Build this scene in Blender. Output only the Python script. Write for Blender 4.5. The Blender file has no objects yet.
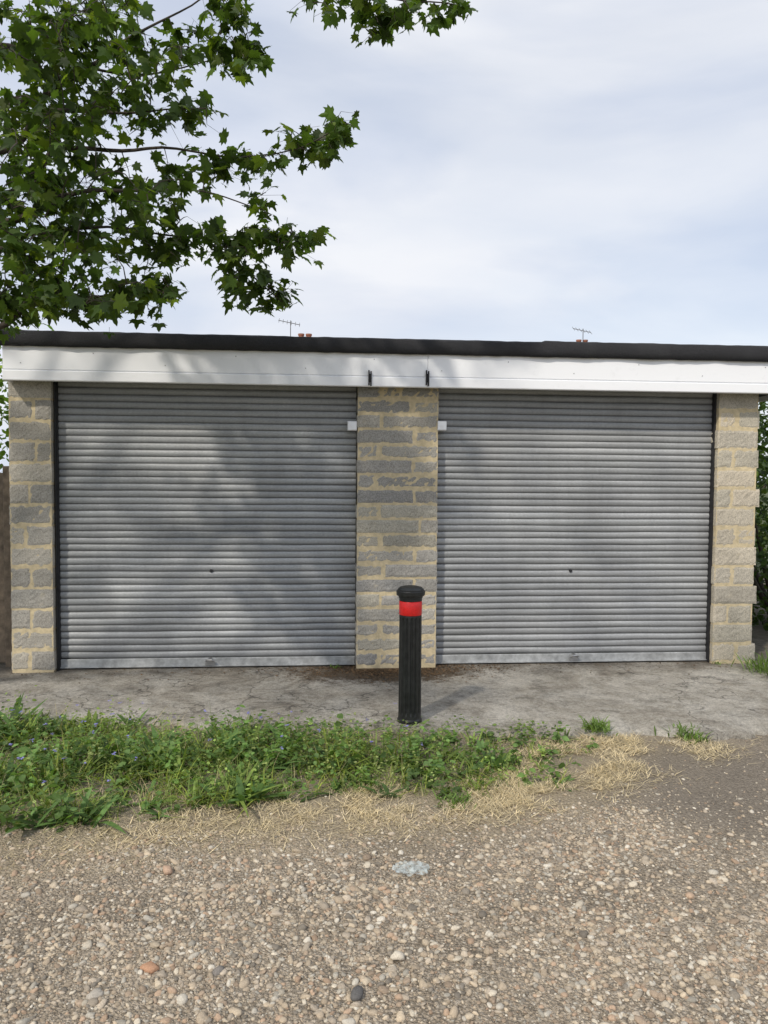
import bpy, bmesh, math, random
import numpy as np
from mathutils import Vector, Matrix, Euler, noise
random.seed(7); rng=np.random.default_rng(11)
S=bpy.context.scene; C=S.collection
S.view_settings.view_transform='Standard'; S.view_settings.look='None'; S.view_settings.exposure=0
# ---------------- camera
F=765.0; H=1.41; PITCH=math.radians(-2.62); YAW=math.radians(4.8); ROLL=math.radians(0.45)
R=(Matrix.Rotation(-YAW,3,'Z')@Matrix.Rotation(math.pi/2+PITCH,3,'X')@Matrix.Rotation(ROLL,3,'Z'))
cam=Vector((0,0,H))
def ray(px,py): return R@Vector(((px-384)/F,-(py-512)/F,-1))
def onZ(px,py,z=0.0):
    d=ray(px,py); t=(z-cam.z)/d.z; return cam+d*t
def onY(px,py,y=0.0):
    d=ray(px,py); t=(y-cam.y)/d.y; return cam+d*t
def atD(px,py,dep): return cam+ray(px,py)*dep
cam.y=-onZ(397,668).y
GZ=-0.03
# ---------------- material helpers
def mat(name):
    m=bpy.data.materials.new(name); m.use_nodes=True
    nt=m.node_tree; b=nt.nodes['Principled BSDF']; return m,nt,b
def N(nt,t,**kw):
    n=nt.nodes.new(t)
    for k,v in kw.items():
        if k in n.inputs: n.inputs[k].default_value=v
        else: setattr(n,k,v)
    return n
def coords(nt,scale=(1,1,1)):
    g=N(nt,'ShaderNodeNewGeometry')
    if scale==(1,1,1): return g.outputs['Position']
    m=N(nt,'ShaderNodeMapping'); m.inputs['Scale'].default_value=scale
    nt.links.new(g.outputs['Position'],m.inputs['Vector']); return m.outputs[0]
def nz(nt,scale,detail=4,rough=.6,vec=None,dist=0):
    n=N(nt,'ShaderNodeTexNoise',Scale=scale,Detail=detail,Roughness=rough,Distortion=dist)
    nt.links.new(vec if vec else coords(nt),n.inputs['Vector']); return n.outputs['Fac']
def ramp(nt,fac,stops):
    r=N(nt,'ShaderNodeValToRGB'); e=r.color_ramp.elements
    while len(e)<len(stops): e.new(.5)
    for i,(p,c) in enumerate(stops):
        e[i].position=p; e[i].color=(c[0],c[1],c[2],1) if hasattr(c,'__len__') else (c,c,c,1)
    nt.links.new(fac,r.inputs[0]); return r.outputs[0]
def mix(nt,fac,a,b,mode='MIX'):
    m=N(nt,'ShaderNodeMix',data_type='RGBA',blend_type=mode)
    for s,v in ((m.inputs[0],fac),(m.inputs[6],a),(m.inputs[7],b)):
        if isinstance(v,(int,float)): s.default_value=v
        elif isinstance(v,tuple): s.default_value=(v[0],v[1],v[2],1)
        else: nt.links.new(v,s)
    return m.outputs[2]
def mth(nt,op,a,b=0.0,clamp=False):
    m=N(nt,'ShaderNodeMath',operation=op,use_clamp=clamp)
    for s,v in ((m.inputs[0],a),(m.inputs[1],b)):
        if isinstance(v,(int,float)): s.default_value=v
        else: nt.links.new(v,s)
    return m.outputs[0]
def bump(nt,b,h,strength=.5,dist=.01):
    n=N(nt,'ShaderNodeBump',Strength=strength,Distance=dist); nt.links.new(h,n.inputs['Height']); nt.links.new(n.outputs[0],b.inputs['Normal'])
def tint(nt): 
    a=N(nt,'ShaderNodeAttribute',attribute_name='tint'); return a.outputs['Color']
def simple(name,c,rough=.6,metal=0,var=.25,sc=30,bs=.2):
    m,nt,b=mat(name); f=nz(nt,sc)
    col=ramp(nt,f,[(.3,tuple(x*(1-var) for x in c)),(.7,tuple(min(1,x*(1+var)) for x in c))])
    nt.links.new(col,b.inputs['Base Color']); b.inputs['Roughness'].default_value=rough; b.inputs['Metallic'].default_value=metal
    if bs: bump(nt,b,nz(nt,sc*4,3),bs,.003)
    return m
# block
m,nt,b=mat('split_block'); M_brick=m
t=tint(nt); f=nz(nt,110,6,.85); g=nz(nt,14,5,.75)
c=mix(nt,1.0,t,ramp(nt,f,[(.35,.5),(.5,1.0),(.66,1.4)]),'MULTIPLY')
c=mix(nt,mth(nt,'MULTIPLY',ramp(nt,g,[(.60,0),(.68,1)]),.4),c,(.56,.48,.34))
c=mix(nt,.5,c,ramp(nt,nz(nt,5,3),[(.35,.85),(.6,1.1)]),'MULTIPLY')
nt.links.new(c,b.inputs['Base Color']); b.inputs['Roughness'].default_value=.95
bump(nt,b,f,.8,.005)
M_mortar=simple('mortar',(.60,.50,.32),.95,0,.2,25,.8)
# shutter
m,nt,b=mat('galvanised'); M_galv=m
band=nz(nt,1.0,3,.6,coords(nt,(.7,1,19))); spk=nz(nt,55,5,.75,coords(nt,(1,1,2.5))); big=nz(nt,1.6,4,.6); strk=nz(nt,1.0,4,.7,coords(nt,(14,1,1.6)))
c=ramp(nt,band,[(.3,(.30,.308,.312)),(.7,(.45,.46,.465))])
c=mix(nt,.5,c,ramp(nt,spk,[(.3,.6),(.65,1.25)]),'MULTIPLY')
c=mix(nt,.18,c,ramp(nt,strk,[(.35,.7),(.6,1.1)]),'MULTIPLY')
c=mix(nt,mth(nt,'MULTIPLY',ramp(nt,big,[(.45,0),(.7,1)]),.3),c,(.20,.20,.195))
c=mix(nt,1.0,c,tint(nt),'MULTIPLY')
nt.links.new(c,b.inputs['Base Color']); b.inputs['Metallic'].default_value=.12
nt.links.new(ramp(nt,spk,[(.3,.75),(.7,.58)]),b.inputs['Roughness']); bump(nt,b,spk,.15,.002)
M_rail=simple('galvanised_rail',(.40,.41,.41),.6,.2,.3,20,.2)
M_steel=simple('steel',(.45,.45,.45),.4,.8,.2,20,.1)
M_aer=simple('dull_aluminium',(.16,.16,.16),.6,.3,.2,20,0)
M_black=simple('black_steel',(.018,.018,.02),.6,0,.4,20,.2)
# fascia
m,nt,b=mat('white_board'); M_white=m
sp=nz(nt,30,5,.75); sp2=nz(nt,9,5,.8)
c=mix(nt,.2,(.92,.93,.95),ramp(nt,sp,[(.25,.6),(.34,1)]),'MULTIPLY'); c=mix(nt,.2,c,ramp(nt,sp2,[(.3,.7),(.42,1)]),'MULTIPLY')
nt.links.new(c,b.inputs['Base Color']); b.inputs['Roughness'].default_value=.35
# felt
m,nt,b=mat('roof_felt'); M_felt=m
f=nz(nt,220,4,.8); c=ramp(nt,f,[(.3,(.010,.010,.011)),(.7,(.050,.050,.055))]); c=mix(nt,ramp(nt,nz(nt,3),[(.5,0),(.75,.3)]),c,(.07,.07,.07))
nt.links.new(c,b.inputs['Base Color']); b.inputs['Roughness'].default_value=.95; bump(nt,b,mth(nt,'ADD',f,nz(nt,12)),.6,.01)
# concrete
m,nt,b=mat('concrete'); M_conc=m
pos=N(nt,'ShaderNodeNewGeometry'); sep=N(nt,'ShaderNodeSeparateXYZ'); nt.links.new(pos.outputs['Position'],sep.inputs[0])
f1=nz(nt,2.2,8,.75,dist=.6); f2=nz(nt,45,6,.85); f3=nz(nt,160,3,.7); f4=nz(nt,7,7,.85)
c=ramp(nt,f1,[(.32,(.23,.20,.16)),(.46,(.40,.365,.305)),(.58,(.53,.495,.43)),(.72,(.60,.565,.50))])
c=mix(nt,.75,c,ramp(nt,f4,[(.38,.5),(.52,1.08)]),'MULTIPLY')
c=mix(nt,.8,c,ramp(nt,f2,[(.35,.5),(.55,1.15)]),'MULTIPLY'); c=mix(nt,.7,c,ramp(nt,f3,[(.3,.6),(.7,1.4)]),'MULTIPLY')
wy=mth(nt,'ADD',sep.outputs['Y'],mth(nt,'MULTIPLY',mth(nt,'SUBTRACT',nz(nt,4,6,.75),.5),1.2))
mr=N(nt,'ShaderNodeMapRange'); mr.inputs[1].default_value=-.24; mr.inputs[2].default_value=.10; nt.links.new(wy,mr.inputs[0])
c=mix(nt,mth(nt,'MULTIPLY',mr.outputs[0],.65),c,(.095,.073,.048))
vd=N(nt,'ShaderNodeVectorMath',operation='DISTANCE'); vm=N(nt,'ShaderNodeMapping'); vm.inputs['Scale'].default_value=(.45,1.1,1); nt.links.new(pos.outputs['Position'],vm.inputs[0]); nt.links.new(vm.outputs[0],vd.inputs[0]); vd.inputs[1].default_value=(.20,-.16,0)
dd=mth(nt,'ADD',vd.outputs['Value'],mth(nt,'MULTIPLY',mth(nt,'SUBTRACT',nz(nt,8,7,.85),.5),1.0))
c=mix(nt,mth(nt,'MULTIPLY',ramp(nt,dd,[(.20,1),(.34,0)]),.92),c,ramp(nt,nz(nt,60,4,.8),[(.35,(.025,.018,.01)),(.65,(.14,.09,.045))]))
vo=N(nt,'ShaderNodeTexVoronoi',feature='DISTANCE_TO_EDGE',Scale=.6)
wv=N(nt,'ShaderNodeVectorMath',operation='ADD'); nzc=N(nt,'ShaderNodeTexNoise',Scale=3,Detail=6); nt.links.new(coords(nt),nzc.inputs[0]); nt.links.new(coords(nt),wv.inputs[0]); nt.links.new(nzc.outputs['Color'],wv.inputs[1]); nt.links.new(wv.outputs[0],vo.inputs['Vector'])
c=mix(nt,.8,c,ramp(nt,vo.outputs[0],[(0,.2),(.004,.6),(.008,1)]),'MULTIPLY')
nt.links.new(c,b.inputs['Base Color']); b.inputs['Roughness'].default_value=.95
bump(nt,b,mth(nt,'ADD',mth(nt,'MULTIPLY',f4,3.0),mth(nt,'ADD',mth(nt,'MULTIPLY',f2,1.5),f3)),.8,.012)
# ground
m,nt,b=mat('dirt_gravel'); M_ground=m
t=tint(nt); sp=N(nt,'ShaderNodeSeparateColor'); nt.links.new(t,sp.inputs[0])
v1=N(nt,'ShaderNodeTexVoronoi',Scale=95.0); nt.links.new(coords(nt),v1.inputs['Vector'])
v2=N(nt,'ShaderNodeTexVoronoi',Scale=210.0); nt.links.new(coords(nt),v2.inputs['Vector'])
sc1=N(nt,'ShaderNodeSeparateColor'); nt.links.new(v1.outputs['Color'],sc1.inputs[0])
sc2=N(nt,'ShaderNodeSeparateColor'); nt.links.new(v2.outputs['Color'],sc2.inputs[0])
st=[(.0,(.19,.15,.105)),(.3,(.35,.285,.205)),(.6,(.45,.375,.28)),(.85,(.51,.43,.33)),(1,(.61,.54,.44))]
c1=ramp(nt,sc1.outputs[0],st); c2=ramp(nt,sc2.outputs[1],st)
c=mix(nt,.5,c1,c2); c=mix(nt,.8,c,ramp(nt,nz(nt,2.5,6,.7),[(.3,.55),(.65,1.12)]),'MULTIPLY')
c=mix(nt,.7,c,ramp(nt,v1.outputs[0],[(.3,1.05),(.75,.45)]),'MULTIPLY')
c=mix(nt,mth(nt,'MULTIPLY',sp.outputs[0],.65),c,ramp(nt,nz(nt,90,5,.9),[(.38,(.17,.13,.08)),(.6,(.60,.49,.30))]))
c=mix(nt,mth(nt,'MULTIPLY',sp.outputs[1],.75),c,ramp(nt,nz(nt,70,5,.85),[(.35,(.085,.070,.053)),(.65,(.29,.25,.20))]))
c=mix(nt,mth(nt,'MULTIPLY',sp.outputs[2],.9),c,ramp(nt,nz(nt,60,3,.8),[(.3,(.03,.045,.015)),(.7,(.10,.14,.045))]))
nt.links.new(c,b.inputs['Base Color']); b.inputs['Roughness'].default_value=.95
hh=mth(nt,'ADD',mth(nt,'MULTIPLY',v1.outputs[0],-.8),mth(nt,'MULTIPLY',v2.outputs[0],-.4)); bump(nt,b,hh,1.0,.010)
def tint_mat(name,rough=.6,transl=0,mulscale=40,spec=.3,bs=0,lo=.7,hi=1.25):
    m,nt,b=mat(name); f=nz(nt,mulscale,3,.7); c=mix(nt,1.0,tint(nt),ramp(nt,f,[(.3,lo),(.7,hi)]),'MULTIPLY')
    nt.links.new(c,b.inputs['Base Color']); b.inputs['Roughness'].default_value=rough; b.inputs['Specular IOR Level'].default_value=spec
    if bs: bump(nt,b,f,bs,.003)
    if transl:
        tr=N(nt,'ShaderNodeBsdfTranslucent'); nt.links.new(mix(nt,1.0,c,(2.0,2.1,.7),'MULTIPLY'),tr.inputs[0])
        ms=N(nt,'ShaderNodeMixShader'); ms.inputs[0].default_value=transl
        nt.links.new(b.outputs[0],ms.inputs[1]); nt.links.new(tr.outputs[0],ms.inputs[2]); nt.links.new(ms.outputs[0],nt.nodes['Material Output'].inputs[0])
    return m
M_leaf=tint_mat('tree_leaf',.5,.4,3,.3,0,.6,1.35); M_weed=tint_mat('weed_leaf',.55,.3,30); M_straw=tint_mat('straw',.8,.1,80)
M_peb=tint_mat('pebble',.9,0,200,.15,.4,.75,1.2); M_debris=tint_mat('dead_leaf',.9,0,60)
M_bark=simple('bark',(.06,.048,.036),.9,0,.4,25,.8)
M_wood=simple('weathered_wood',(.20,.155,.11),.9,0,.4,18,.6)
M_redb=simple('red_brick',(.34,.15,.10),.9,0,.25,8,.3); M_tile=simple('roof_tile',(.12,.085,.07),.9,0,.3,6,.3)
M_glass=simple('window_pane',(.05,.06,.07),.1,0,.1,3,0)
M_bol=simple('bollard_black',(.014,.015,.015),.42,0,.5,30,.15); M_red=simple('reflective_red',(.72,.02,.02),.35,0,.15,60,.1)
m,nt,b=mat('clear_plastic'); M_plast=m; b.inputs['Base Color'].default_value=(.62,.70,.70,1); b.inputs['Roughness'].default_value=.15
nt.links.new(ramp(nt,nz(nt,60,3),[(.35,.15),(.65,.7)]),b.inputs['Alpha'])
# ---------------- mesh helpers
def tag(o,label=None,cat=None,group=None,kind=None):
    if label:o['label']=label
    if cat:o['category']=cat
    if group:o['group']=group
    if kind:o['kind']=kind
    return o
def empty(name,loc): 
    o=bpy.data.objects.new(name,None); o.location=loc; C.objects.link(o); return o
def link(name,me,m,parent=None,smooth=False):
    me.materials.append(m); o=bpy.data.objects.new(name,me); C.objects.link(o)
    if parent:
        o.parent=parent; o.location=-parent.location      # meshes are built in world coordinates
    if smooth: me.shade_smooth()
    return o
def npmesh(name,V,Fc,col=None):
    V=np.asarray(V,dtype=np.float32).reshape(-1,3); Fc=np.asarray(Fc,dtype=np.int32); nf,k=Fc.shape
    me=bpy.data.meshes.new(name); me.vertices.add(len(V)); me.vertices.foreach_set('co',V.ravel())
    me.loops.add(nf*k); me.loops.foreach_set('vertex_index',Fc.ravel()); me.polygons.add(nf)
    me.polygons.foreach_set('loop_start',np.arange(0,nf*k,k,dtype=np.int32)); me.update(calc_edges=True); me.validate()
    if col is not None:
        c=np.ones((len(V),4),dtype=np.float32); c[:,:3]=col
        a=me.color_attributes.new('tint','FLOAT_COLOR','POINT'); a.data.foreach_set('color',c.ravel())
    return me
class MB:
    def __init__(s): s.v=[];s.f=[];s.c=[]
    def box(s,x0,x1,y0,y1,z0,z1,col=(1,1,1)):
        n=len(s.v); s.v+=[(x,y,z) for x in (x0,x1) for y in (y0,y1) for z in (z0,z1)]; s.c+=[col]*8
        s.f+=[(n+a,n+b_,n+c_,n+d) for a,b_,c_,d in ((0,1,3,2),(4,6,7,5),(0,4,5,1),(2,3,7,6),(0,2,6,4),(1,5,7,3))]
    def bev(s,x0,x1,y0,y1,z0,z1,e=.004,col=(1,1,1)):
        n=len(s.v); s.box(x0,x1,y0+e,y1,z0,z1,col); k=len(s.v)
        s.v+=[(x0+e,y0,z0+e),(x0+e,y0,z1-e),(x1-e,y0,z0+e),(x1-e,y0,z1-e)]; s.c+=[col]*4
        s.f.remove((n+0,n+4,n+5,n+1)); a,b_,c_,d=n,n+1,n+4,n+5
        s.f+=[(k,k+2,k+3,k+1),(a,c_,k+2,k),(c_,d,k+3,k+2),(d,b_,k+1,k+3),(b_,a,k,k+1)]
    def tube(s,pts,rad,seg=8,col=(1,1,1),cap=True):
        pts=[Vector(p) for p in pts]; base=len(s.v); ref=Vector((.13,.21,.97))
        for i,p in enumerate(pts):
            d=(pts[min(i+1,len(pts)-1)]-pts[max(i-1,0)]).normalized()
            a=d.cross(ref)
            if a.length<.1: a=d.cross(Vector((1,0,0)))
            a.normalize(); b_=d.cross(a); r=rad[i] if hasattr(rad,'__len__') else rad
            for k in range(seg):
                t=2*math.pi*k/seg; s.v.append(tuple(p+a*(r*math.cos(t))+b_*(r*math.sin(t)))); s.c.append(col)
        for i in range(len(pts)-1):
            for k in range(seg):
                k2=(k+1)%seg; s.f.append((base+i*seg+k,base+i*seg+k2,base+(i+1)*seg+k2,base+(i+1)*seg+k))
        if cap:
            s.f.append(tuple(base+k for k in range(seg))[::-1]); e=base+(len(pts)-1)*seg; s.f.append(tuple(e+k for k in range(seg)))
    def lathe(s,c,prof,seg=48,flute=None):
        base=len(s.v)
        for r,z in prof:
            for k in range(seg):
                t=2*math.pi*k/seg; rr=r*(1+(flute(k,z) if flute else 0)); s.v.append((c[0]+rr*math.cos(t),c[1]+rr*math.sin(t),c[2]+z)); s.c.append((1,1,1))
        for i in range(len(prof)-1):
            for k in range(seg):
                k2=(k+1)%seg; s.f.append((base+i*seg+k,base+i*seg+k2,base+(i+1)*seg+k2,base+(i+1)*seg+k))
        s.f.append(tuple(base+k for k in range(seg))[::-1]); e=base+(len(prof)-1)*seg; s.f.append(tuple(e+k for k in range(seg)))
    def rough(s,x0,x1,y0,y1,z0,z1,col,amp=.003,e=.004):
        nx=max(3,int((x1-x0)/.02)); nzz=max(3,int((z1-z0)/.018)); ny=3; base=len(s.v); idx={}
        def vid(i,j,k):
            if (i,j,k) in idx: return idx[(i,j,k)]
            x=x0+(x1-x0)*i/nx; y=y0+(y1-y0)*j/ny; z=z0+(z1-z0)*k/nzz
            ed=(i in(0,nx))+(j in(0,ny))+(k in(0,nzz))
            q=Vector((x*40+7,y*40,z*40)); d=noise.noise_vector(q)*amp*1.6
            cx=e*(1+noise.noise(q*2))
            if ed>=2:
                x+= cx*.6*((i==0)-(i==nx)); y+=cx*((j==0)-(j==ny)); z+=cx*.6*((k==0)-(k==nzz))
            elif j==0: y-=abs(d.x)*1.0
            x+=d.x*.5; y+=d.y; z+=d.z*.5
            idx[(i,j,k)]=len(s.v); s.v.append((x,y,z)); s.c.append(col); return idx[(i,j,k)]
        for i in range(nx):
            for k in range(nzz):
                s.f.append((vid(i,0,k),vid(i+1,0,k),vid(i+1,0,k+1),vid(i,0,k+1))); s.f.append((vid(i,ny,k),vid(i,ny,k+1),vid(i+1,ny,k+1),vid(i+1,ny,k)))
        for j in range(ny):
            for k in range(nzz):
                s.f.append((vid(0,j,k),vid(0,j,k+1),vid(0,j+1,k+1),vid(0,j+1,k))); s.f.append((vid(nx,j,k),vid(nx,j+1,k),vid(nx,j+1,k+1),vid(nx,j,k+1)))
            for i in range(nx):
                s.f.append((vid(i,j,0),vid(i,j+1,0),vid(i+1,j+1,0),vid(i+1,j,0))); s.f.append((vid(i,j,nzz),vid(i+1,j,nzz),vid(i+1,j+1,nzz),vid(i,j+1,nzz)))
    def build(s,name,m,parent=None,smooth=False):
        me=bpy.data.meshes.new(name); me.from_pydata(s.v,[],s.f); me.update()
        a=me.color_attributes.new('tint','FLOAT_COLOR','POINT'); c=np.ones((len(s.v),4),dtype=np.float32); c[:,:3]=np.array(s.c); a.data.foreach_set('color',c.ravel())
        return link(name,me,m,parent,smooth)
# ---------------- ground
def poly(pts,z=GZ): return [tuple(onZ(x,y,z)[:2]) for x,y in pts]
def inside(P,x,y):
    r=np.zeros(len(x),bool); n=len(P)
    for i in range(n):
        x1,y1=P[i]; x2,y2=P[(i+1)%n]
        c=((y1>y)!=(y2>y)); xi=(x2-x1)*(y-y1)/((y2-y1) if y2!=y1 else 1e-9)+x1; r^=(c&(x<xi))
    return r
P_veg=poly([(-420,724),(100,727),(180,732),(250,729),(400,735),(470,737),(560,739),(590,748),(570,785),(450,796),(330,796),(240,808),(100,824),(-60,838),(-420,860)])
P_str=poly([(-200,835),(0,825),(200,800),(330,788),(470,780),(560,748),(640,735),(735,733),(715,756),(620,785),(560,812),(400,830),(250,838),(100,854),(0,862),(-200,864)])
P_dark=poly([(600,745),(1100,738),(1100,850),(820,850),(700,830),(620,810)])
gx=np.concatenate([[-300,-80,-30,-14,-8,-6],np.arange(-5,5.01,.06),[6,8,14,30,80,300]])
gy=np.concatenate([[-300,-80,-30,-14,-9],np.arange(-7,.3,.06),[1,2,4,8,16,30,80,300]])
XX,YY=np.meshgrid(gx,gy); x=XX.ravel(); y=YY.ravel()
def soft(P,n=14,r=.24):
    a=np.zeros(len(x))
    for i in range(n):
        a+=inside(P,x+rng.uniform(-r,r,len(x)),y+rng.uniform(-r,r,len(x)))
    return a/n
def gh(px,py): return GZ+.012*noise.noise(Vector((px*1.3,py*1.3,3)))+.008*noise.noise(Vector((px*5,py*5,1)))
gz=np.array([gh(a,b_) for a,b_ in zip(x,y)]); gz=np.where(y>-.95,np.minimum(gz,-.045),gz)
tc=np.stack([soft(P_str),np.maximum(soft(P_dark),soft(P_veg)*.9),np.where((np.abs(x)>5)|(y>.3),1.0,0)],1)
nx_=len(gx); ii=np.arange(len(gy)-1)[:,None]*nx_+np.arange(nx_-1)[None,:]; ii=ii.ravel()
g=link('ground',npmesh('ground',np.stack([x,y,gz],1),np.stack([ii,ii+1,ii+nx_+1,ii+nx_],1),tc),M_ground,smooth=True); tag(g,kind='structure')
# slab
edge=[(onZ(px,py).x,onZ(px,py).y) for px,py in ((-700,722),(0,719),(100,720),(250,724),(395,727),(540,730),(640,731),(768,731),(1400,735))]
ex=np.arange(-6,7,.03); ey=np.interp(ex,[e[0] for e in edge],[e[1] for e in edge])+np.array([.09*noise.noise(Vector((a*2.5,0,5)))+.05*noise.noise(Vector((a*9,0,5)))+.035*noise.noise(Vector((a*25,0,5))) for a in ex])
V=[];Fq=[]; n=len(ex); back=5.6
for j in range(7):
    for a,b_ in zip(ex,ey):
        if j==0: V.append((a,b_-.03,-.08))
        elif j==1: V.append((a,b_-.012,-.018))
        elif j==2: V.append((a,b_+.025,-.002))
        else:
            t=(j-2)/4; yy=b_+.025+(0.0-b_)*t if j<6 else back; V.append((a,yy,0.0))
for j in range(6):
    for i in range(n-1): k=j*n+i; Fq.append((k,k+1,k+n+1,k+n))
sl=link('concrete_apron',npmesh('concrete_apron',V,Fq),M_conc); tag(sl,kind='structure')
# ---------------- garage
X=lambda px,py=520,y=0.0: onY(px,py,y).x
xl0,xl1=X(10,560),X(53,560); xc0,xc1=X(356.5,540),X(437.5,540); xr0,xr1=X(715,540),X(755,540)
zt=onY(397,384,0).z
G=empty('garage',(0,1.5,0)); tag(G,'long flat-roofed block-built double garage with two grey roller shutters and white fascia','garage')
def brickcol(kind):
    if kind=='centre': b0=random.choice([(.38,.36,.325),(.345,.33,.30),(.42,.395,.345),(.32,.31,.29),(.43,.40,.33)]); k=random.uniform(.9,1.1)
    elif kind=='warm': b0=random.choice([(.52,.465,.37),(.48,.44,.355),(.56,.495,.39),(.46,.42,.345)]); k=random.uniform(.92,1.08)
    else: b0=random.choice([(.42,.39,.335),(.39,.365,.32),(.45,.415,.35),(.37,.35,.31)]); k=random.uniform(.92,1.08)
    return tuple(q*k for q in b0)
def pillar(x0,x1,kind,label,ragged=0):
    m=MB(); z=0.012; i=0; core=MB(); core.box(x0+.005,x1-.005,.0015,.30,0,zt-.002)
    nc=19 if kind=='centre' else 14
    course=(zt-.012)/nc
    while z<zt-.03:
        h=course
        z1=min(z+h,zt-.004); w=x1-x0; j=.014 if kind=='centre' else .011
        if kind=='centre':
            f=(.69 if i%2 else .31)+random.uniform(-.04,.04); cuts=[0,f,1]
            if random.random()<.2: cuts=[0,random.choice((.22,.78)),1]
        else:
            cuts=[0,1] if i%2 else [0,.5+random.uniform(-.14,.14),1]
        for a,b_ in zip(cuts[:-1],cuts[1:]):
            dx=random.uniform(-.004,.004); dy=random.uniform(-.004,.002); rg=random.uniform(-.012,.035) if ragged and b_>=1 else dx
            za=z+j/2+random.uniform(-.0015,.0015); zb_=z1-j/2+random.uniform(-.0015,.0015)
            m.rough(x0+w*a+(j/2 if a>0 else dx),x0+w*b_-(j/2 if b_<1 else -rg),dy,.31,za,zb_,brickcol(kind),.0028 if kind=='centre' else .0022,.0035)
        z=z1; i+=1
    o=m.build('brick_pillar',M_brick,G); o['label']=label
    core.build('mortar',M_mortar,o).location=(0,0,0)
    return o
pillar(xl0,xl1,'grey','left block pillar beside the wooden fence'); pillar(xc0,xc1,'centre','wide centre block pillar behind the bollard'); pillar(xr0,xr1,'warm','right block pillar, warmer tan',1)
YF=-.14
xe0=onY(2,362,YF).x; xe1=xr1+.28
m=MB(); m.box(xl0+.01,xl0+.2,.32,5.4,0,zt-.002,(.35,.32,.27)); m.box(xr1-.2,xr1-.01,.32,5.4,0,zt-.002,(.35,.32,.27)); m.box(xl0+.201,xr1-.201,5.2,5.4,0,zt-.002,(.35,.32,.27)); m.box(xc0+.2,xc1-.2,.32,5.19,0,zt-.002,(.35,.32,.27)); m.build('wall',M_brick,G)
zfb=onY(384,386.8,YF).z; zft=onY(384,352.5,YF).z; zrt=onY(384,338,YF-.03).z
m=MB(); hh_=zft-zfb
xj=onY(428,370,YF).x
for (a,b_) in ((xe0,xj-.001),(xj+.001,xe1)):
    m.bev(a,b_,YF+.004,YF+.03,zfb+hh_*.30+.004,zft,.004); m.bev(a,b_,YF-.004,YF+.03,zfb,zfb+hh_*.30-.002,.005)
m.box(xe0+.002,xe1-.002,YF+.014,YF+.032,zfb+.002,zft-.002); m.box(xe0,xe0+.02,YF+.034,5.4,zfb,zft); m.box(xe1-.02,xe1,YF+.034,5.4,zfb,zft)
fb=m.build('fascia_board',M_white,G)
for k in range(12):
    xx=xe0+.12+k*(xe1-xe0-.2)/11.5; q=MB(); zz=zfb+hh_*(.8 if k%2 else .5); q.tube([(xx,YF+.006,zz),(xx,YF+.001,zz)],.004,8); o=q.build('screw',M_steel,fb); o.location=(0,0,0)
m=MB(); m.box(xe0+.021,xe1-.021,YF+.035,5.38,zt+.001,zft-.003); m.build('soffit_deck',M_black,G)
V=[];Fq=[];xs=np.arange(xe0-.02,xe1+.03,.025); n=len(xs)
for j,(yy,zz) in enumerate([(YF-.018,zft-.012),(YF-.03,zft+.03),(YF-.03,zrt-.012),(YF-.018,zrt),(YF+.2,zrt-.012),(5.45,zrt-.05),(5.45,zft-.01),(YF+.05,zft+.001)]):
    for a in xs:
        w=noise.noise(Vector((a*4,j*.7,2))); w2=noise.noise(Vector((a*14,j,9)))
        V.append((a,yy+(w*.01+w2*.004 if j<4 else 0),zz+((w*.004+w2*.003) if j==0 else (w*.006+w2*.003 if j in(2,3) else 0))+(.008 if a>1.6 and j in (2,3) else 0)))
for j in range(8):
    for i in range(n-1):
        k=j*n+i; k2=((j+1)%8)*n+i; Fq.append((k,k+1,k2+1,k2))
ro=link('roof',npmesh('roof',V,Fq),M_felt,G)
# shutters
YD=.10; pitch=.049
def shutter(x0,x1,label,pk,pl):
    zb=.075; nsl=int((zt+.03-zb)/pitch)+1
    V=[];T=[];Fq=[]
    xs=np.linspace(x0,x1,50); rows=[]
    for s_ in range(nsl):
        dn=random.uniform(.86,1.08)
        for t,d,c in ((0,.0,.34),(.08,-.002,.55),(.2,-.006,.86),(.38,-.0085,.98),(.6,-.0088,1.06),(.8,-.0065,1.2),(.89,-.002,1.0),(.95,.002,.36)):  # row tones: rib highlight and dusty groove shade painted into the tint
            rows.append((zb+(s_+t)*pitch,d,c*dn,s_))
    for z_,d,c,s_ in rows:
        for a in xs:
            sag=.003*noise.noise(Vector((a*1.2,z_*2,4)))+.003*noise.noise(Vector((a*3,s_*3.1,4)))
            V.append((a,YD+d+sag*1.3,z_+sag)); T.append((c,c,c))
    n=len(xs)
    for j in range(len(rows)-1):
        for i in range(n-1): k=j*n+i; Fq.append((k,k+1,k+n+1,k+n))
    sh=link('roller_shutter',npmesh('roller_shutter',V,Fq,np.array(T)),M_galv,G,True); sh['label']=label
    m=MB(); m.bev(x0,x1,YD-.016,YD+.004,.012,.072,.004); m.box(x0,x1,YD-.032,YD-.0165,.012,.018)
    o=m.build('bottom_rail',M_rail,sh); o.location=(0,0,0)
    p=onY(pk,571,YD-.02); m=MB(); m.tube([(p.x,YD-.005,p.z),(p.x,YD-.015,p.z)],.012,16); o=m.build('lock',M_black,sh); o.location=(0,0,0)
    p=onY(pl,659,YD-.04); m=MB(); m.box(p.x-.035,p.x+.035,YD-.037,YD-.033,.022,.05); m.tube([(p.x-.026,YD-.036,.055),(p.x-.026,YD-.055,.06),(p.x-.015,YD-.062,.066),(p.x+.015,YD-.062,.066),(p.x+.026,YD-.055,.06),(p.x+.026,YD-.036,.055)],.007,8); m.box(p.x-.012,p.x+.012,YD-.037,YD-.017,.05,.075)
    o=m.build('handle',M_steel,sh); o.location=(0,0,0)
    return sh
xd0=X(60,540,.1); xd1=X(711,540,.1)
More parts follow.
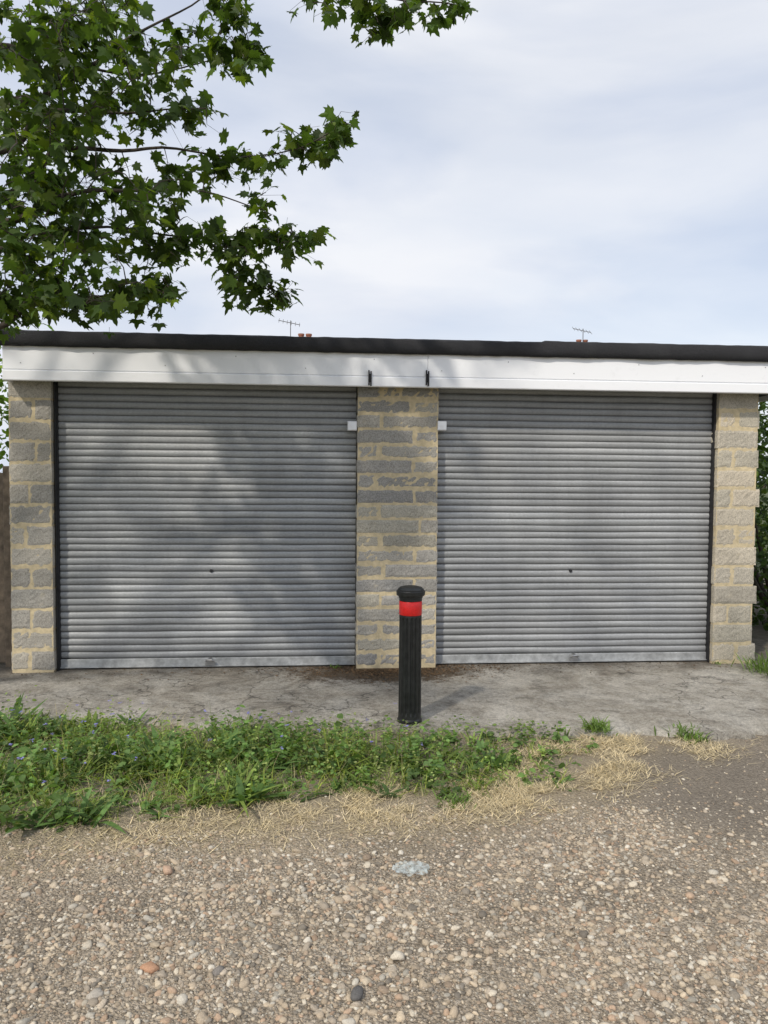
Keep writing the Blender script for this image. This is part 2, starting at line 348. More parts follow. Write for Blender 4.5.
shutter(xd0-.01,xc0-.003,'left ribbed grey roller shutter',211,210)
shutter(xc1+.003,xd1+.01,'right ribbed grey roller shutter',571,574)
for a,b_ in ((xl1+.003,xd0+.002),(xd1-.002,xr0-.003)):
    m=MB(); m.box(a,b_,.055,.30,.001,zt-.003); m.box(a+.004,b_-.004,.04,.054,.001,zt-.003); m.build('guide_rail',M_black,G)
for px in (352,441.5):
    p=onY(px,426,.02); m=MB(); m.bev(p.x-.033,p.x+.033,-.012,.07,p.z-.033,p.z+.033,.005); m.tube([(p.x,-.013,p.z),(p.x,-.018,p.z)],.008,10)
    o=m.build('guide_stop',M_white,G)
for px in (370,427.5):
    p=onY(px,378,YF-.01); m=MB(); m.bev(p.x-.012,p.x-.003,YF-.016,YF-.005,p.z-.05,p.z+.055,.002); m.bev(p.x+.003,p.x+.012,YF-.020,YF-.005,p.z-.055,p.z+.048,.002); m.box(p.x-.0029,p.x+.0029,YF-.012,YF-.006,p.z-.03,p.z+.03)
    m.build('bracket',M_black,G)
# ---------------- bollard
bp=onZ(409.5,720.5,.0)
B=empty('bollard',(bp.x,bp.y,-.02)); tag(B,'short black fluted bollard with a red band in front of the centre pillar','bollard')
pz=lambda py: (onY(409,py,bp.y).z)
r=.066; z1=pz(614.5); z2=pz(600.5); z3=pz(585.5)
seg=120
fl=lambda k,z:(-.085*max(0,math.sin(2*math.pi*k/seg*15))**.7) if .05<z<z1-.01 else 0
m=MB(); pr=[(r*1.08,-.05),(r*1.08,.012),(r*1.02,.022),(r,.04)]+[(r*(1-.02*i/12),.06+(z1-.025-.06)*i/12) for i in range(13)]+[(r*.98,z1-.008),(r*.97,z1)]
m.lathe((bp.x,bp.y,0),pr,seg,fl); m.build('shaft',M_bol,B,False)
m=MB(); m.lathe((bp.x,bp.y,0),[(r*.97,z1+.0005),(r*1.0,z1+.004),(r*1.0,z2-.004),(r*.97,z2-.0005)],64); m.build('reflective_band',M_red,B,True)
hC=z3-z2; m=MB(); m.lathe((bp.x,bp.y,z2),[(r*.9,0),(r*1.0,hC*.02),(r*1.0,hC*.20),(r*1.06,hC*.22),(r*1.06,hC*.34),(r*1.2,hC*.36),(r*1.24,hC*.40),(r*1.26,hC*.64),(r*1.24,hC*.68),(r*1.16,hC*.70),(r*1.16,hC*.76),(r*1.10,hC*.80),(r*.95,hC*.90),(r*.6,hC*.97),(r*.3,hC*1.0),(r*.02,hC*1.005)],64); m.build('cap',M_bol,B,False)
# ---------------- leaf cloud
half=[(0,0),(.18,-.10),(.42,-.04),(.34,.12),(.60,.30),(.42,.37),(.50,.64),(.30,.53),(.15,.62),(.13,.80),(0,1.0)]
out=half+[(-a,b_) for a,b_ in half[-2:0:-1]]
LT=np.array([(0,.3)]+out); LF=np.array([(0,i,i%len(out)+1) for i in range(1,len(out)+1)])
LZ=-.28*((LT[:,0])**2+(LT[:,1]-.3)**2)+.14*np.abs(LT[:,0])
simp=np.array([(0,0),(.28,.3),(.25,.62),(0,1.0),(-.25,.62),(-.28,.3)]); SF=np.array([(0,1,2,3),(0,3,4,5)]); SZ=.15*np.abs(simp[:,0])
def leaves(P,size,col,T=LT,Z=LZ,Fc=LF,flat=.65,droop=.5):
    n=len(P); az=rng.uniform(0,2*np.pi,n); d=np.stack([np.cos(az),np.sin(az),-rng.uniform(0,1,n)*droop*2],1); d/=np.linalg.norm(d,axis=1)[:,None]
    nn=rng.normal(0,flat,(n,3)); nn[:,2]+=1; nn-=d*(nn*d).sum(1)[:,None]; nn/=np.linalg.norm(nn,axis=1)[:,None]; s=np.cross(d,nn)
    size=size[:,None,None]; wd=rng.uniform(.7,1.1,(n,1,1))
    V=P[:,None,:]+size*(wd*T[None,:,0,None]*s[:,None,:]+T[None,:,1,None]*d[:,None,:]+Z[None,:,None]*nn[:,None,:]*rng.uniform(.3,2.4,(n,1,1)))
    k=len(T); Fa=(Fc[None]+np.arange(n)[:,None,None]*k).reshape(-1,Fc.shape[1]); return V.reshape(-1,3),Fa,np.repeat(col,k,axis=0)
def greens(n,base,var=.35,yel=.15):
    c=np.array(base)[None]*rng.uniform(1-var,1+var,(n,1)); y=rng.random(n)<yel; c[y]*=np.array([1.9,1.6,1.1]); return c
# ---------------- tree
TB=Vector((-4.3,-2.3,GZ)); T=empty('tree',TB); tag(T,'leafy green maple tree whose branches hang in from the left above the garage roof','tree')
m=MB(); m.tube([TB+Vector(v) for v in ((0,0,-.1),(.02,0,.2),(.05,.03,1.2),(0,.05,2.2),(.1,0,3.4),(.05,.1,4.8),(.2,0,6.5))],[.26,.2,.17,.16,.13,.09,.03],14); m.build('trunk',M_bark,T,True)
t0=TB+Vector((.05,.05,2.2)); t1=TB+Vector((.1,0,3.3)); t2=TB+Vector((.05,.1,4.6))
limbs=[[t0,atD(-60,260,4.0),atD(20,235,4.1),atD(90,225,4.2),atD(200,238,4.3),atD(305,238,4.4)],
 [t0,atD(-60,330,3.8),atD(40,296,3.9),atD(110,292,4.0),atD(170,288,4.1)],
 [t1,atD(-60,190,3.9),atD(60,150,4.0),atD(150,150,4.1),atD(240,160,4.2),atD(345,128,4.3)],
 [t1,atD(-50,100,4.2),atD(80,72,4.2),atD(130,40,4.2),atD(190,2,4.2),atD(280,-60,4.2)],
 [t1,atD(-50,40,4.3),atD(60,60,4.3),atD(150,75,4.4),atD(235,55,4.4)],
 [t2,atD(-50,-120,3.9),atD(150,-60,4.0),atD(300,-25,4.1),atD(400,2,4.1),atD(465,8,4.2)],
 [atD(200,238,4.3),atD(232,262,4.3),atD(262,285,4.3),atD(285,300,4.3)],
 [t1,atD(-60,150,3.8),atD(40,118,3.9),atD(110,108,4.0),atD(160,112,4.1),atD(205,112,4.1)],
 [t0,atD(-60,230,3.8),atD(60,200,3.9),atD(140,190,4.0),atD(205,196,4.1),atD(255,206,4.2)],
 [t2,Vector((-3.2,-3.4,5.2)),Vector((-2.0,-4.2,5.7)),Vector((-.6,-4.6,6.0))],
 [t2,Vector((-3.4,-3.8,5.0)),Vector((-2.8,-5.0,5.2))],
 [t2,Vector((-3.0,-2.2,5.8)),Vector((-1.4,-2.2,6.6))],
 [t2,Vector((-5.2,-1.6,5.6)),Vector((-6.2,-1,6.2))],[t1,Vector((-5.3,-3.2,4.6)),Vector((-6.3,-4.2,5))]]
LP=[]
def smoothline(pts,n=6):
    o=[]
    for i in range(len(pts)-1):
        p0=pts[max(i-1,0)];p1=pts[i];p2=pts[i+1];p3=pts[min(i+2,len(pts)-1)]
        for k in range(n):
            t=k/n; o.append(.5*((2*p1)+(p2-p0)*t+(2*p0-5*p1+4*p2-p3)*t*t+(3*p1-p0-3*p2+p3)*t**3))
    o.append(pts[-1]); return o
for L in limbs:
    pts=smoothline(L); pts=[p+noise.noise_vector(p*2.5)*.05 for p in pts]; n=len(pts); big=.028
    if L is limbs[6]: big=.007
    m=MB(); m.tube(pts,[big*(1-i/n)**2.0+.003 for i in range(n)],8); m.build('branch',M_bark,T,True); LP+=pts[max(0,n//4):]
clus=[(30,30,55,38,150,3.9),(100,25,50,38,95,3.9),(60,85,65,34,110,4.0),(150,60,50,30,75,4.1),(215,50,42,28,62,4.2),(228,12,26,16,30,4.1),(258,58,14,8,7,4.2),
 (25,135,50,34,115,4.0),(95,130,50,26,70,4.1),(160,118,38,20,34,4.2),(200,112,26,16,18,4.2),
 (25,190,45,32,120,4.0),(90,185,50,30,95,4.1),(150,190,45,27,75,4.1),(205,168,34,18,30,4.2),(262,158,30,15,32,4.2),(308,140,26,17,38,4.3),(338,126,18,16,34,4.3),(260,204,14,16,16,4.2),
 (30,245,50,30,120,4.0),(100,240,50,28,90,4.1),(165,236,36,26,60,4.2),(218,236,28,20,42,4.2),(262,240,28,16,38,4.3),(298,238,24,16,38,4.3),
 (238,278,20,18,30,4.3),(268,288,22,16,38,4.3),(25,295,40,18,65,3.9),(85,292,44,16,60,4.0),(140,288,34,16,44,4.1),(172,280,18,14,18,4.1),(12,320,26,9,18,3.9),(75,308,34,9,16,4.0),(150,308,16,7,8,4.1),
 (335,6,28,14,22,4.1),(368,22,20,15,24,4.1),(405,10,30,12,28,4.1),(440,6,26,10,24,4.2),(300,-30,60,14,40,4.1)]
ctrs=[]
for (cx,cy,rx,ry,cnt,dep) in clus:
    left=int(cnt*1.7)
    while left>0:
        k=min(left,random.randint(4,8)); left-=k
        a=random.uniform(0,2*math.pi); q=random.random()**.55
        ctrs.append((atD(cx+rx*q*math.cos(a),cy+ry*q*math.sin(a),dep+random.gauss(0,.28 if rx>30 and cx<160 else .08)),k))
ctrs.sort(key=lambda c_:min((p-c_[0]).length for p in LP))
Pn=[];tw=MB()
for ctr,k in ctrs:
    near=min(LP,key=lambda p:(p-ctr).length+.25*max(0,p.x-ctr.x)); ax=ctr-near; ln=ax.length
    if ln<1e-4: continue
    ax/=ln; b1=near+(ctr-near)*.35+Vector((0,0,.05*min(1,ln*3)))+noise.noise_vector(ctr*3)*.04*min(1,ln*3); b2=near+(ctr-near)*.7+Vector((0,0,.04*min(1,ln*3)))
    tw.tube([near,b1,b2,ctr],[.0036,.0028,.002,.0012],5,cap=False); LP+=[b1,b2,ctr]
    for _ in range(k):
        o=ax*random.uniform(-.12,.04)+Vector((random.gauss(0,.042),random.gauss(0,.042),random.gauss(-.01,.028))); lp=ctr+o; Pn.append(lp[:]); tw.tube([ctr+ax*min(0,o.dot(ax)),lp],[.0011,.0008],3,cap=False)
nview=len(Pn)
for (c0,rad,cnt) in (((-2.2,-4.2,5.9),(1.5,1.0,.5),340),((-.7,-4.7,6.2),(.9,.6,.4),110),((-4.3,-2.2,5.8),(1.8,1.5,1.0),600),((-2.0,-2.2,6.5),(1.5,.9,.6),200),((-3.6,-3.2,4.4),(1.0,1.2,.9),240),((-2.9,-4.9,5.0),(.8,.6,.3),330),((-6,-3,5.2),(1.2,1.6,.9),400),((-4.6,-1.2,4.0),(1.0,.8,.9),240)):  # out-of-view leaves; overhead clumps added to dapple the doors and shade the bollard
    v=rng.normal(0,.55,(cnt,3))*np.array(rad)+np.array(c0); k=v+np.array([noise.noise_vector(Vector(q*1.4))[:] for q in v])*.5; Pn+=[tuple(q) for q in k]
tw.build('twigs',M_bark,T)
Pn=np.array(Pn); sz=rng.uniform(.045,.090,len(Pn)); sz[nview:]*=1.4
V,Fa,cc=leaves(Pn,sz,greens(len(Pn),(.055,.094,.020),.5,.2),droop=.6,flat=.7); link('crown',npmesh('crown',V,Fa,cc),M_leaf,T)
# ---------------- weeds
def sample(P,n):
    a=np.array(P); lo=a.min(0);hi=a.max(0); o=np.zeros((0,2))
    while len(o)<n:
        q=rng.uniform(lo,hi,(n*3,2)); o=np.concatenate([o,q[inside(P,q[:,0],q[:,1])]])
    return o[:n]
def blades(base,L,W,az,lean,curl,col,prof):
    n=len(base); t=np.linspace(0,1,len(prof)); dh=np.stack([np.cos(az),np.sin(az),0*az],1); sd=np.stack([-np.sin(az),np.cos(az),0*az],1)
    h=lean[:,None]*t+curl[:,None]*t**2; up=t[None]*np.sqrt(np.maximum(.05,1-lean[:,None]**2*.8))-.55*curl[:,None]*t**2
    Cn=base[:,None,:]+L[:,None,None]*(dh[:,None,:]*h[:,:,None]+np.array([0,0,1.])*up[:,:,None])
    w=(W[:,None]*np.array(prof)[None])[:,:,None]*sd[:,None,:]
    V=np.stack([Cn-w,Cn+w],2).reshape(-1,3); k=len(prof); q=np.arange(k-1)*2; f=np.stack([q,q+1,q+3,q+2],1)
    Fa=(f[None]+(np.arange(n)*2*k)[:,None,None]).reshape(-1,4); return V,Fa,np.repeat(col,2*k,axis=0)
def join(parts):
    V=[];Fa=[];c=[];o=0
    for v,f,cc in parts: V.append(v);Fa.append(f+o);c.append(cc);o+=len(v)
    return np.concatenate(V),np.concatenate(Fa),np.concatenate(c)
def onground(p): return np.array([[a,b_,gh(a,b_)-.004] for a,b_ in p])
grassp=[1,.9,.7,.4,.05]; leafp=[.25,.75,1,.85,.08]
def patchf(P): return np.array([noise.noise(Vector((a*1.9,b_*2.6,0)))+.6*noise.noise(Vector((a*5,b_*5,3))) for a,b_ in P])
def side(P): return np.clip((X(610,560,-1.5)-P[:,0])/1.6,0.0,1)     # thins towards the right
pt=sample(P_veg,1050); lush=np.maximum(.14,side(pt))*np.clip(.75+1.0*patchf(pt),.2,1.35)
keep=rng.random(len(pt))<np.clip(lush*1.4,.08,1); pt=pt[keep]; lush=lush[keep]
parts=[]; reps=8; base=np.repeat(onground(pt),reps,0); lu=np.repeat(lush,reps); n=len(base); base[:,:2]+=rng.normal(0,.022,(n,2))
ty=np.repeat(rng.random(len(pt)),reps); hmul=np.repeat(rng.uniform(.5,1.35,len(pt)),reps)
L=(.045+.10*lu)*hmul*rng.uniform(.6,1.2,n); colr=np.array([(.19,.265,.065)])*rng.uniform(.45,1.4,(n,1)); colr[ty<.3]*=np.array([1.4,1.2,.95]); colr[ty>.75]*=np.array([.6,.75,.95])
wid=np.where(ty<.45,.0028,np.where(ty<.7,.007,.013))*(.6+.5*lu)
parts.append(blades(base,L,wid,rng.uniform(0,6.28,n),rng.uniform(.1,.95,n),rng.uniform(.1,.9,n),colr,leafp))
ps_=sample(P_veg,2500); pf_=patchf(ps_); ps_k=rng.random(len(ps_))<np.clip(side(ps_)*(.95+.9*pf_),.06,1); ps_=ps_[ps_k]; pf_=pf_[ps_k]
sb=onground(ps_); hs=rng.uniform(.04,.21,len(ps_))*np.clip(.8+.9*pf_,.4,1.35)*(.3+.7*side(ps_))
az=rng.uniform(0,6.28,len(ps_)); ln=rng.uniform(0,.5,len(ps_)); sv_=[]
for q in range(10):
    t=(q+1)/10; sv_.append(sb+np.stack([np.cos(az)*ln*hs*t,np.sin(az)*ln*hs*t,hs*t],1)+rng.normal(0,.008,sb.shape))
sv_=np.concatenate(sv_); nS=len(sv_)
kind=np.clip(((np.array([noise.noise(Vector((a*1.4,b_*2,11))) for a,b_ in ps_])+.5)*4+rng.normal(0,.7,len(ps_))).astype(int),0,3)
hue=np.array([(.24,.33,.085),(.15,.25,.07),(.30,.35,.13),(.13,.21,.07)])[kind]*rng.uniform(.6,1.3,(len(ps_),1))
lsz=np.array([.020,.032,.015,.038])[kind]*rng.uniform(.7,1.3,len(ps_))
parts.append(leaves(sv_,np.tile(lsz,10)*rng.uniform(.7,1.25,nS),np.tile(hue,(10,1))*rng.uniform(.7,1.3,(nS,1)),simp*np.array([1.15,1]),SZ,SF,.55,.2))
parts.append(blades(sb,hs,np.full(len(sb),.0015),az,ln,np.zeros(len(sb)),hue*.8,grassp))
pg=sample(P_veg,2000); pg=np.repeat(pg,4,0)+rng.normal(0,.018,(8000,2)); bg=onground(pg); n=len(bg)
lg=np.clip((X(640,560,-1.5)-bg[:,0])/2.2,.22,1)
cg=np.array([(.22,.29,.085)])*rng.uniform(.5,1.4,(n,1)); dry=rng.random(n)<.28; cg[dry]=np.array((.54,.45,.26))
parts.append(blades(bg,rng.uniform(.03,.19,n)*lg,rng.uniform(.0008,.002,n),rng.uniform(0,6.28,n),rng.uniform(.05,.85,n),rng.uniform(0,.9,n),cg,grassp))
nc=1800; cxp=rng.uniform(-40,590,nc); cyp=722+rng.normal(0,5,nc)+cxp*.016; keepc=rng.random(nc)<np.clip(np.array([.5+1.6*noise.noise(Vector((a*.02,1,4))) for a in cxp]),.05,1)
cr=np.array([[*(onZ(a,b_,0)[:2]),.004+random.uniform(0,.03)] for a,b_ in zip(cxp[keepc],cyp[keepc])]); n=len(cr)
parts.append(leaves(cr,rng.uniform(.012,.032,n),np.array([(.18,.26,.075)])*rng.uniform(.5,1.4,(n,1)),simp,SZ,SF,.5,.15))
V,Fa,cc=join(parts); w=link('weeds',npmesh('weeds',V,Fa,cc),M_weed); tag(w,'tangled green weeds and grass growing along the front edge of the concrete','weeds',kind='stuff')
pf=sample(P_veg,110); pf=pf[pf[:,0]<X(420,560,-1.5)]; bf=onground(pf); bf[:,2]+=rng.uniform(.12,.2,len(bf))
V,Fa,cc=leaves(np.repeat(bf,6,0)+rng.normal(0,.003,(len(bf)*6,3)),np.full(len(bf)*6,.013),np.tile(np.array([(.30,.28,.70)]),(len(bf)*6,1)),simp,SZ,SF,.5,.0); o=link('flowers',npmesh('flowers',V,Fa,cc),M_weed); tag(o,'tiny blue-violet flowers dotted among the green weeds','flowers',kind='stuff')
# straw
P_s2=poly([(520,742),(640,733),(735,733),(722,752),(640,772),(600,798),(500,812),(330,815),(300,800),(340,790),(470,785)])
ps=np.concatenate([sample(P_str,11000),sample(P_s2,12000),sample(P_veg,3500)]); ps=ps+rng.normal(0,.08,ps.shape); dn=np.array([noise.noise(Vector((a*3,b_*3,8)))+.6*noise.noise(Vector((a*9,b_*9,8))) for a,b_ in ps]); ps=ps[dn>rng.uniform(-.35,.2,len(dn))]; ps=ps[ps[:,1]<onZ(400,740,GZ).y]; bs_=onground(ps); bs_[:,2]+=.008; n=len(bs_)
V,Fa,cc=blades(bs_,rng.uniform(.015,.07,n),rng.uniform(.0007,.0018,n),rng.uniform(0,6.28,n),np.full(n,1.05),rng.uniform(-.1,.15,n),np.array([(.78,.65,.42)])*rng.uniform(.5,1.15,(n,1)),grassp)
o=link('dry_grass',npmesh('dry_grass',V,Fa,cc),M_straw); tag(o,'dry straw-coloured grass lying between the weeds and the gravel','dry grass',kind='stuff')
def clump(px,py,cnt,Lm,label,spread=.05,z=None,leafy=True):
    p=onZ(px,py,GZ if z is None else z); E=empty('weed_plant',(p.x,p.y,p.z)); tag(E,label,'weed')
    bb=np.array([[p.x,p.y,p.z-.003]])+np.concatenate([rng.normal(0,spread,(cnt,2)),np.zeros((cnt,1))],1)
    V,Fa,cc=blades(bb,rng.uniform(.5,1.2,cnt)*Lm,rng.uniform(.002,.006,cnt),rng.uniform(0,6.28,cnt),rng.uniform(.2,.9,cnt),rng.uniform(0,.6,cnt),np.array([(.15,.23,.06)])*rng.uniform(.5,1.4,(cnt,1)),leafp)
    link('leaves',npmesh('leaves',V,Fa,cc),M_weed,E)
clump(686,737,150,.07,'small green weed alone in the straw at the right front edge of the concrete',.05)
clump(598,730,110,.08,'small grassy tuft growing from the concrete edge right of the bollard',.035,0.0)
clump(455,804,80,.055,'low weed rosette poking from the dry grass below the bollard',.035)
clump(335,668,22,.035,'tiny weed rooted at the foot of the left shutter near the centre pillar',.02,0.0)
clump(718,664,22,.04,'tiny weed at the foot of the right block pillar',.02,0.0)
n=4200; xx=np.concatenate([rng.normal(X(395),.38,3500),rng.uniform(xl0,xr1,700)]); yy=-np.abs(rng.normal(0,.15,n))-.03
dl=(xx>xc1)|(xx<xc0); yy=yy+np.where(dl,.09,0)
V,Fa,cc=leaves(np.stack([xx,yy,np.full(n,.005)],1),rng.uniform(.005,.02,n),np.array([(.12,.075,.04)])*rng.uniform(.3,1.9,(n,1)),simp,SZ,SF,.25,.05)
o=link('leaf_litter',npmesh('leaf_litter',V,Fa,cc),M_debris); tag(o,'brown leaf litter and grit swept against the foot of the garage','leaf litter',kind='stuff')
# ---------------- pebbles
def ico(s):
    bm=bmesh.new(); bmesh.ops.create_icosphere(bm,subdivisions=s,radius=1); a=np.array([v.co[:] for v in bm.verts]); f=np.array([[v.index for v in g_.verts] for g_ in bm.faces]); bm.free(); return a,f
IV,IF=ico(2); JV,JF=ico(1)
pal=np.array([(.52,.44,.33),(.46,.375,.275),(.36,.28,.205),(.42,.385,.32),(.57,.505,.40),(.54,.445,.325),(.25,.22,.18),(.44,.32,.225),(.40,.33,.245),(.60,.55,.46),(.50,.425,.33),(.44,.375,.295)])
def pebbles(xy,rad,IV,IF,sink=0.0):
    n=len(xy); sc_=rad[:,None]*np.stack([rng.uniform(.85,1.4,n),rng.uniform(.65,1.0,n),rng.uniform(.4,.75,n)],1)
    sh=IV[None]*(1+.25*np.sin(IV[None]@rng.normal(0,2,(n,3,1))+rng.uniform(0,6,(n,1,1))))*sc_[:,None,:]
    a=rng.uniform(0,6.28,n); tl=rng.normal(0,.3,n); c_,s_=np.cos(a),np.sin(a)
    xr=sh[:,:,0]; zr=sh[:,:,2]; x1=xr*np.cos(tl)[:,None]-zr*np.sin(tl)[:,None]; z1_=xr*np.sin(tl)[:,None]+zr*np.cos(tl)[:,None]
    x2=x1*c_[:,None]-sh[:,:,1]*s_[:,None]; y2=x1*s_[:,None]+sh[:,:,1]*c_[:,None]
    gzz=np.array([gh(p[0],p[1]) for p in xy])
    V=np.stack([x2+xy[:,0,None],y2+xy[:,1,None],z1_+(gzz+sc_[:,2]*sink)[:,None]],2).reshape(-1,3)
    Fa=(IF[None]+(np.arange(n)*len(IV))[:,None,None]).reshape(-1,3)
    col=pal[rng.integers(0,len(pal),n)]*rng.uniform(.72,1.12,(n,1)); return V,Fa,np.repeat(col,len(IV),axis=0)
n=90000; xy=np.stack([rng.uniform(-2.1,2.6,n),rng.uniform(cam.y+1.65,cam.y+4.3,n)],1); d=xy[:,1]-cam.y
lim=3.3+.1*(xy[:,0]>.9)+.4*np.array([noise.noise(Vector((a*2,b_*2,7))) for a,b_ in xy]); p=np.clip((lim-d)/.6,0.05,1); p*=np.clip(.85+1.3*np.array([noise.noise(Vector((a*1.5,b_*1.5,2))) for a,b_ in xy]),.4,1)
p=np.where(inside(P_veg,xy[:,0],xy[:,1]),0.01,p); k=rng.random(n)<p; xy=xy[k]; d=d[k]
rad=np.clip(rng.lognormal(math.log(.0054),.42,len(xy)),.003,.017); rad*=np.where(d>3.2,.8,1)
big_=(rad>.0062)&(d<3.0)
V,Fa,cc=join([pebbles(xy[big_],rad[big_],IV,IF),pebbles(xy[~big_],rad[~big_],JV,JF)]); o=link('gravel',npmesh('gravel',V,Fa,cc),M_peb,smooth=True); tag(o,'loose brown and beige pebbles covering the drive in the foreground','gravel',kind='stuff')
def stone(name,px,py,r,col,label,cat,ang=False):
    p=onZ(px,py,GZ); V=IV*np.array([1.25,.9,.62]); V=V*(1+.18*np.sin(V@rng.normal(0,2.3,(3,1))+rng.uniform(0,6)))
    if ang: V=np.sign(V)*np.abs(V)**.6*np.array([1,.8,.8]); V=V+.12*np.sin(V[:,[1,2,0]]*5)
    a=random.uniform(0,3); c_,s_=math.cos(a),math.sin(a); V=np.stack([V[:,0]*c_-V[:,1]*s_,V[:,0]*s_+V[:,1]*c_,V[:,2]],1)*r+np.array([p.x,p.y,GZ+r*.35])
    o=link(name,npmesh(name,V,IF,np.tile(np.array([col]),(len(V),1))),M_peb,smooth=not ang); tag(o,label,cat)
stone('brick_fragment',168,872,.021,(.50,.35,.25),'orange-brown brick chip lying on the gravel below the weeds at left','brick chip',True)
stone('brick_fragment',150,972,.024,(.46,.27,.17),'rusty orange brick chip near the bottom left of the gravel','brick chip',True)
stone('stone',357,996,.021,(.13,.125,.12),'dark grey rounded stone near the bottom centre of the gravel','stone')
stone('stone',218,974,.020,(.22,.20,.18),'grey-brown rounded stone right of the rusty brick chip','stone')
stone('stone',95,998,.021,(.44,.40,.34),'pale stone in the bottom left corner of the gravel','stone')
stone('stone',398,958,.019,(.60,.54,.44),'cream stone on the gravel below the plastic scrap','stone')
# plastic scrap
p=onZ(411,872,GZ); V=[];Fq=[]; n=14
for j in range(n):
    for i in range(n):
        u=i/(n-1)-.5; v=j/(n-1)-.5; k=max(abs(u),abs(v))*2/max(1e-6,math.hypot(u,v)*2); q=k*(1+.35*noise.noise(Vector((math.atan2(v,u)*1.6,2,1))))
        V.append((p.x+u*.14*q,p.y+v*.10*q,GZ+.016+.012*noise.noise(Vector((u*12,v*12,3)))))
for j in range(n-1):
    for i in range(n-1): k=j*n+i; Fq.append((k,k+1,k+n+1,k+n))
o=link('plastic_scrap',npmesh('plastic_scrap',V,Fq),M_plast); tag(o,'thin see-through pale blue scrap of plastic on the gravel in front of the bollard','litter')
# ---------------- fence + shrubs
E=empty('wooden_fence',(xl0-1.2,.25,0)); tag(E,'weathered brown wooden fence joining the left block pillar','fence')
zf=onY(4,466,.2).z
m=MB(); m.bev(xl0-.115,xl0-.02,.18,.27,-.05,zf,.006); m.build('post',M_wood,E); m=MB(); m.bev(xl0-2.0,xl0-1.9,.18,.27,-.05,zf,.006); m.build('post',M_wood,E)
m=MB(); xx=xl0-1.895
while xx<xl0-.13: m.bev(xx,xx+.108,.22+random.uniform(0,.006),.24,.02,zf-.04+random.uniform(-.01,.01),.003); xx+=.111
m.build('boards',M_wood,E); m=MB(); m.box(xl0-1.89,xl0-.12,.245,.28,.3,.38); m.box(xl0-1.89,xl0-.12,.245,.28,1.1,1.18); m.build('rail',M_wood,E)
def shrub(name,c,rad,cnt,label,cat,base,sz=(.05,.1)):
    E=empty(name,(c[0],c[1],GZ)); tag(E,label,cat)
    m=MB()
    for k in range(7):
        a=k*.9; m.tube([(c[0],c[1],GZ),(c[0]+rad[0]*.3*math.cos(a),c[1]+rad[1]*.3*math.sin(a),c[2]*.6),(c[0]+rad[0]*.7*math.cos(a),c[1]+rad[1]*.7*math.sin(a),c[2]+rad[2]*.4)],[.03,.02,.008],6)
    m.build('stems',M_bark,E,True)
    v=rng.normal(0,1,(cnt,3)); v/=np.linalg.norm(v,axis=1)[:,None]; v*=rng.uniform(.45,1.0,(cnt,1))**.5
    v=v*np.array(rad); v*=1+.25*np.array([noise.noise(Vector(q)*1.5) for q in v])[:,None]; v+=np.array(c)
    V,Fa,cc=leaves(v,rng.uniform(sz[0],sz[1],cnt),greens(cnt,base,.4,.2),simp,SZ,SF,.8,.6); link('foliage',npmesh('foliage',V,Fa,cc),M_weed,E)
shrub('shrub',(xl0-1.0,1.7,1.5),(.95,1.2,1.5),5000,'bright green shrub behind the wooden fence left of the garage','shrub',(.12,.2,.045))
shrub('shrub',(xr1+1.15,1.5,1.15),(1.12,1.5,1.2),7500,'dark green ivy-leaved shrub just right of the garage','shrub',(.05,.09,.025))
shrub('shrub',(xr1+2.3,5.6,1.1),(1.9,1.6,1.15),6000,'dark bush standing behind the ivy-leaved shrub right of the garage','shrub',(.05,.085,.025),(.08,.15))
clump(764,672,110,.16,'tuft of bright grass outside the right pillar',.06,-.0)
# ---------------- houses behind
def house(px,py,dist,w,aer,label):
    p=onY(px,py,dist+4); cx=p.x; top=p.z+.17; E=empty('house',(cx,dist+4,0)); tag(E,label,'house')
    ez=top-4.2; rz=top-1.7
    m=MB(); m.box(cx-w,cx+w,dist+.1,dist+8,-.05,ez); m.build('wall',M_redb,E)
    V=[(cx-w-.2,dist-.3,ez-.1),(cx+w+.2,dist-.3,ez-.1),(cx+w+.2,dist+4,rz),(cx-w-.2,dist+4,rz),(cx-w-.2,dist+8.3,ez-.1),(cx+w+.2,dist+8.3,ez-.1)]
    rf=link('roof',npmesh('roof',V,[(0,1,2,3),(3,2,5,4)]),M_tile,E)
    m=MB(); m.box(cx-.3,cx+.3,dist+3.6,dist+4.4,rz-.7,top-.55); m.box(cx-.35,cx+.35,dist+3.55,dist+4.45,top-.549,top-.45); o=m.build('chimney',M_redb,rf); o.location=(0,0,0)
    for s_ in (-.12,.12):
        m=MB(); m.lathe((cx+s_,dist+4,top-.449),[(.09,0),(.08,.2),(.10,.24),(.10,.28)],16); o=m.build('chimney_pot',M_redb,rf); o.location=(0,0,0)
    for s_ in (-w*.5,w*.5):
        for z_ in (1.2,4.0):
            if z_+1.2<ez: m=MB(); m.box(cx+s_-.6,cx+s_+.6,dist+.06,dist+.098,z_,z_+1.2); o=m.build('window',M_white,E); q=MB(); q.box(cx+s_-.53,cx+s_+.53,dist+.05,dist+.058,z_+.07,z_+1.13); q=q.build('pane',M_glass,o); q.location=(0,0,0)
    y=dist+3.9; m=MB(); m.tube([(cx+aer,y,top-.8),(cx+aer,y,top+.22)],.014,6); a=top+.14; m.tube([(cx+aer-.38,y,a+.08),(cx+aer+.3,y,a-.05)],.011,6)
    for k in range(6):
        t=k/5; xx=cx+aer-.36+t*.64; zz=a+.075-.12*t; m.tube([(xx,y-.15,zz-.09),(xx,y+.15,zz+.09)],.008,5)
    m.build('tv_aerial',M_aer,E)
house(305,334,15,4.5,-.45,'brick house behind the left half of the garage with a slanting rooftop aerial')
house(582,340,18,3.6,0,'brick house behind the right half of the garage with a chimney and aerial')
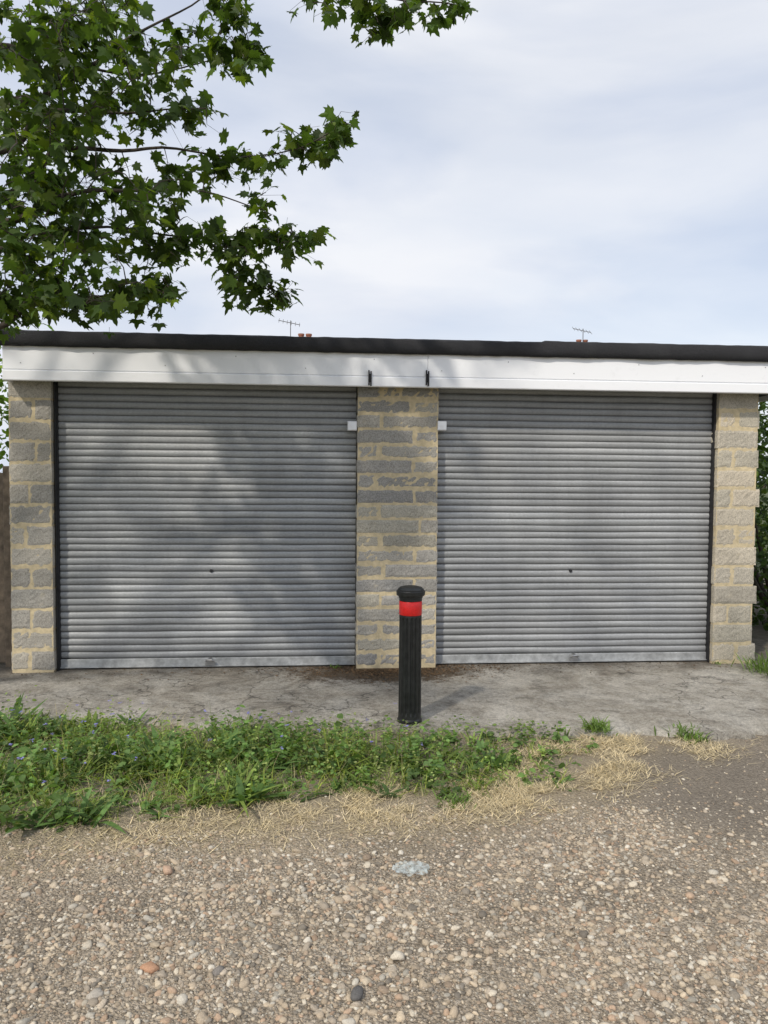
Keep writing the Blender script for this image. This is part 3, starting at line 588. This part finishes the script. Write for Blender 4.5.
# ---------------- light
el=math.radians(43); sd=Vector((-.62,-.78,0)).normalized(); sv=Vector((sd.x*math.cos(el),sd.y*math.cos(el),math.sin(el)))
L=bpy.data.lights.new('sun','SUN'); L.energy=2.8; L.angle=math.radians(2.4); L.color=(1,.93,.82); o=bpy.data.objects.new('sun',L); C.objects.link(o); o.rotation_euler=sv.to_track_quat('Z','Y').to_euler()
W=bpy.data.worlds.new('World'); S.world=W; W.use_nodes=True; nt=W.node_tree; bg=nt.nodes['Background']; outn=nt.nodes['World Output']
sk=N(nt,'ShaderNodeTexSky',sky_type='NISHITA',sun_disc=False); sk.sun_elevation=el; sk.sun_rotation=math.atan2(sd.x,sd.y); nt.links.new(sk.outputs[0],bg.inputs[0]); bg.inputs[1].default_value=.15
tcn=N(nt,'ShaderNodeTexCoord'); mp=N(nt,'ShaderNodeMapping'); mp.inputs['Scale'].default_value=(1.0,1.0,3.2); mp.inputs['Location'].default_value=(.35,.1,.4); mp.inputs['Rotation'].default_value=(0,.12,0); nt.links.new(tcn.outputs['Generated'],mp.inputs[0])
f=nz(nt,1.7,7,.5,mp.outputs[0],.4); f2=nz(nt,2.4,7,.46,mp.outputs[0],.3)
b2=N(nt,'ShaderNodeBackground'); nt.links.new(ramp(nt,f2,[(.32,(.62,.68,.83)),(.48,(.73,.78,.89)),(.64,(.90,.92,.97))]),b2.inputs[0]); b2.inputs[1].default_value=1.0
ms=N(nt,'ShaderNodeMixShader'); nt.links.new(ramp(nt,f,[(.34,.75),(.56,1.0)]),ms.inputs[0]); nt.links.new(bg.outputs[0],ms.inputs[1]); nt.links.new(b2.outputs[0],ms.inputs[2]); nt.links.new(ms.outputs[0],outn.inputs[0])
# ---------------- camera object
cd=bpy.data.cameras.new('camera'); co=bpy.data.objects.new('camera',cd); C.objects.link(co); cd.sensor_fit='AUTO'; cd.sensor_width=36; cd.lens=F/1024*36; cd.clip_end=1000; cd.clip_start=.05
co.matrix_world=Matrix.Translation(cam)@R.to_4x4(); S.camera=co
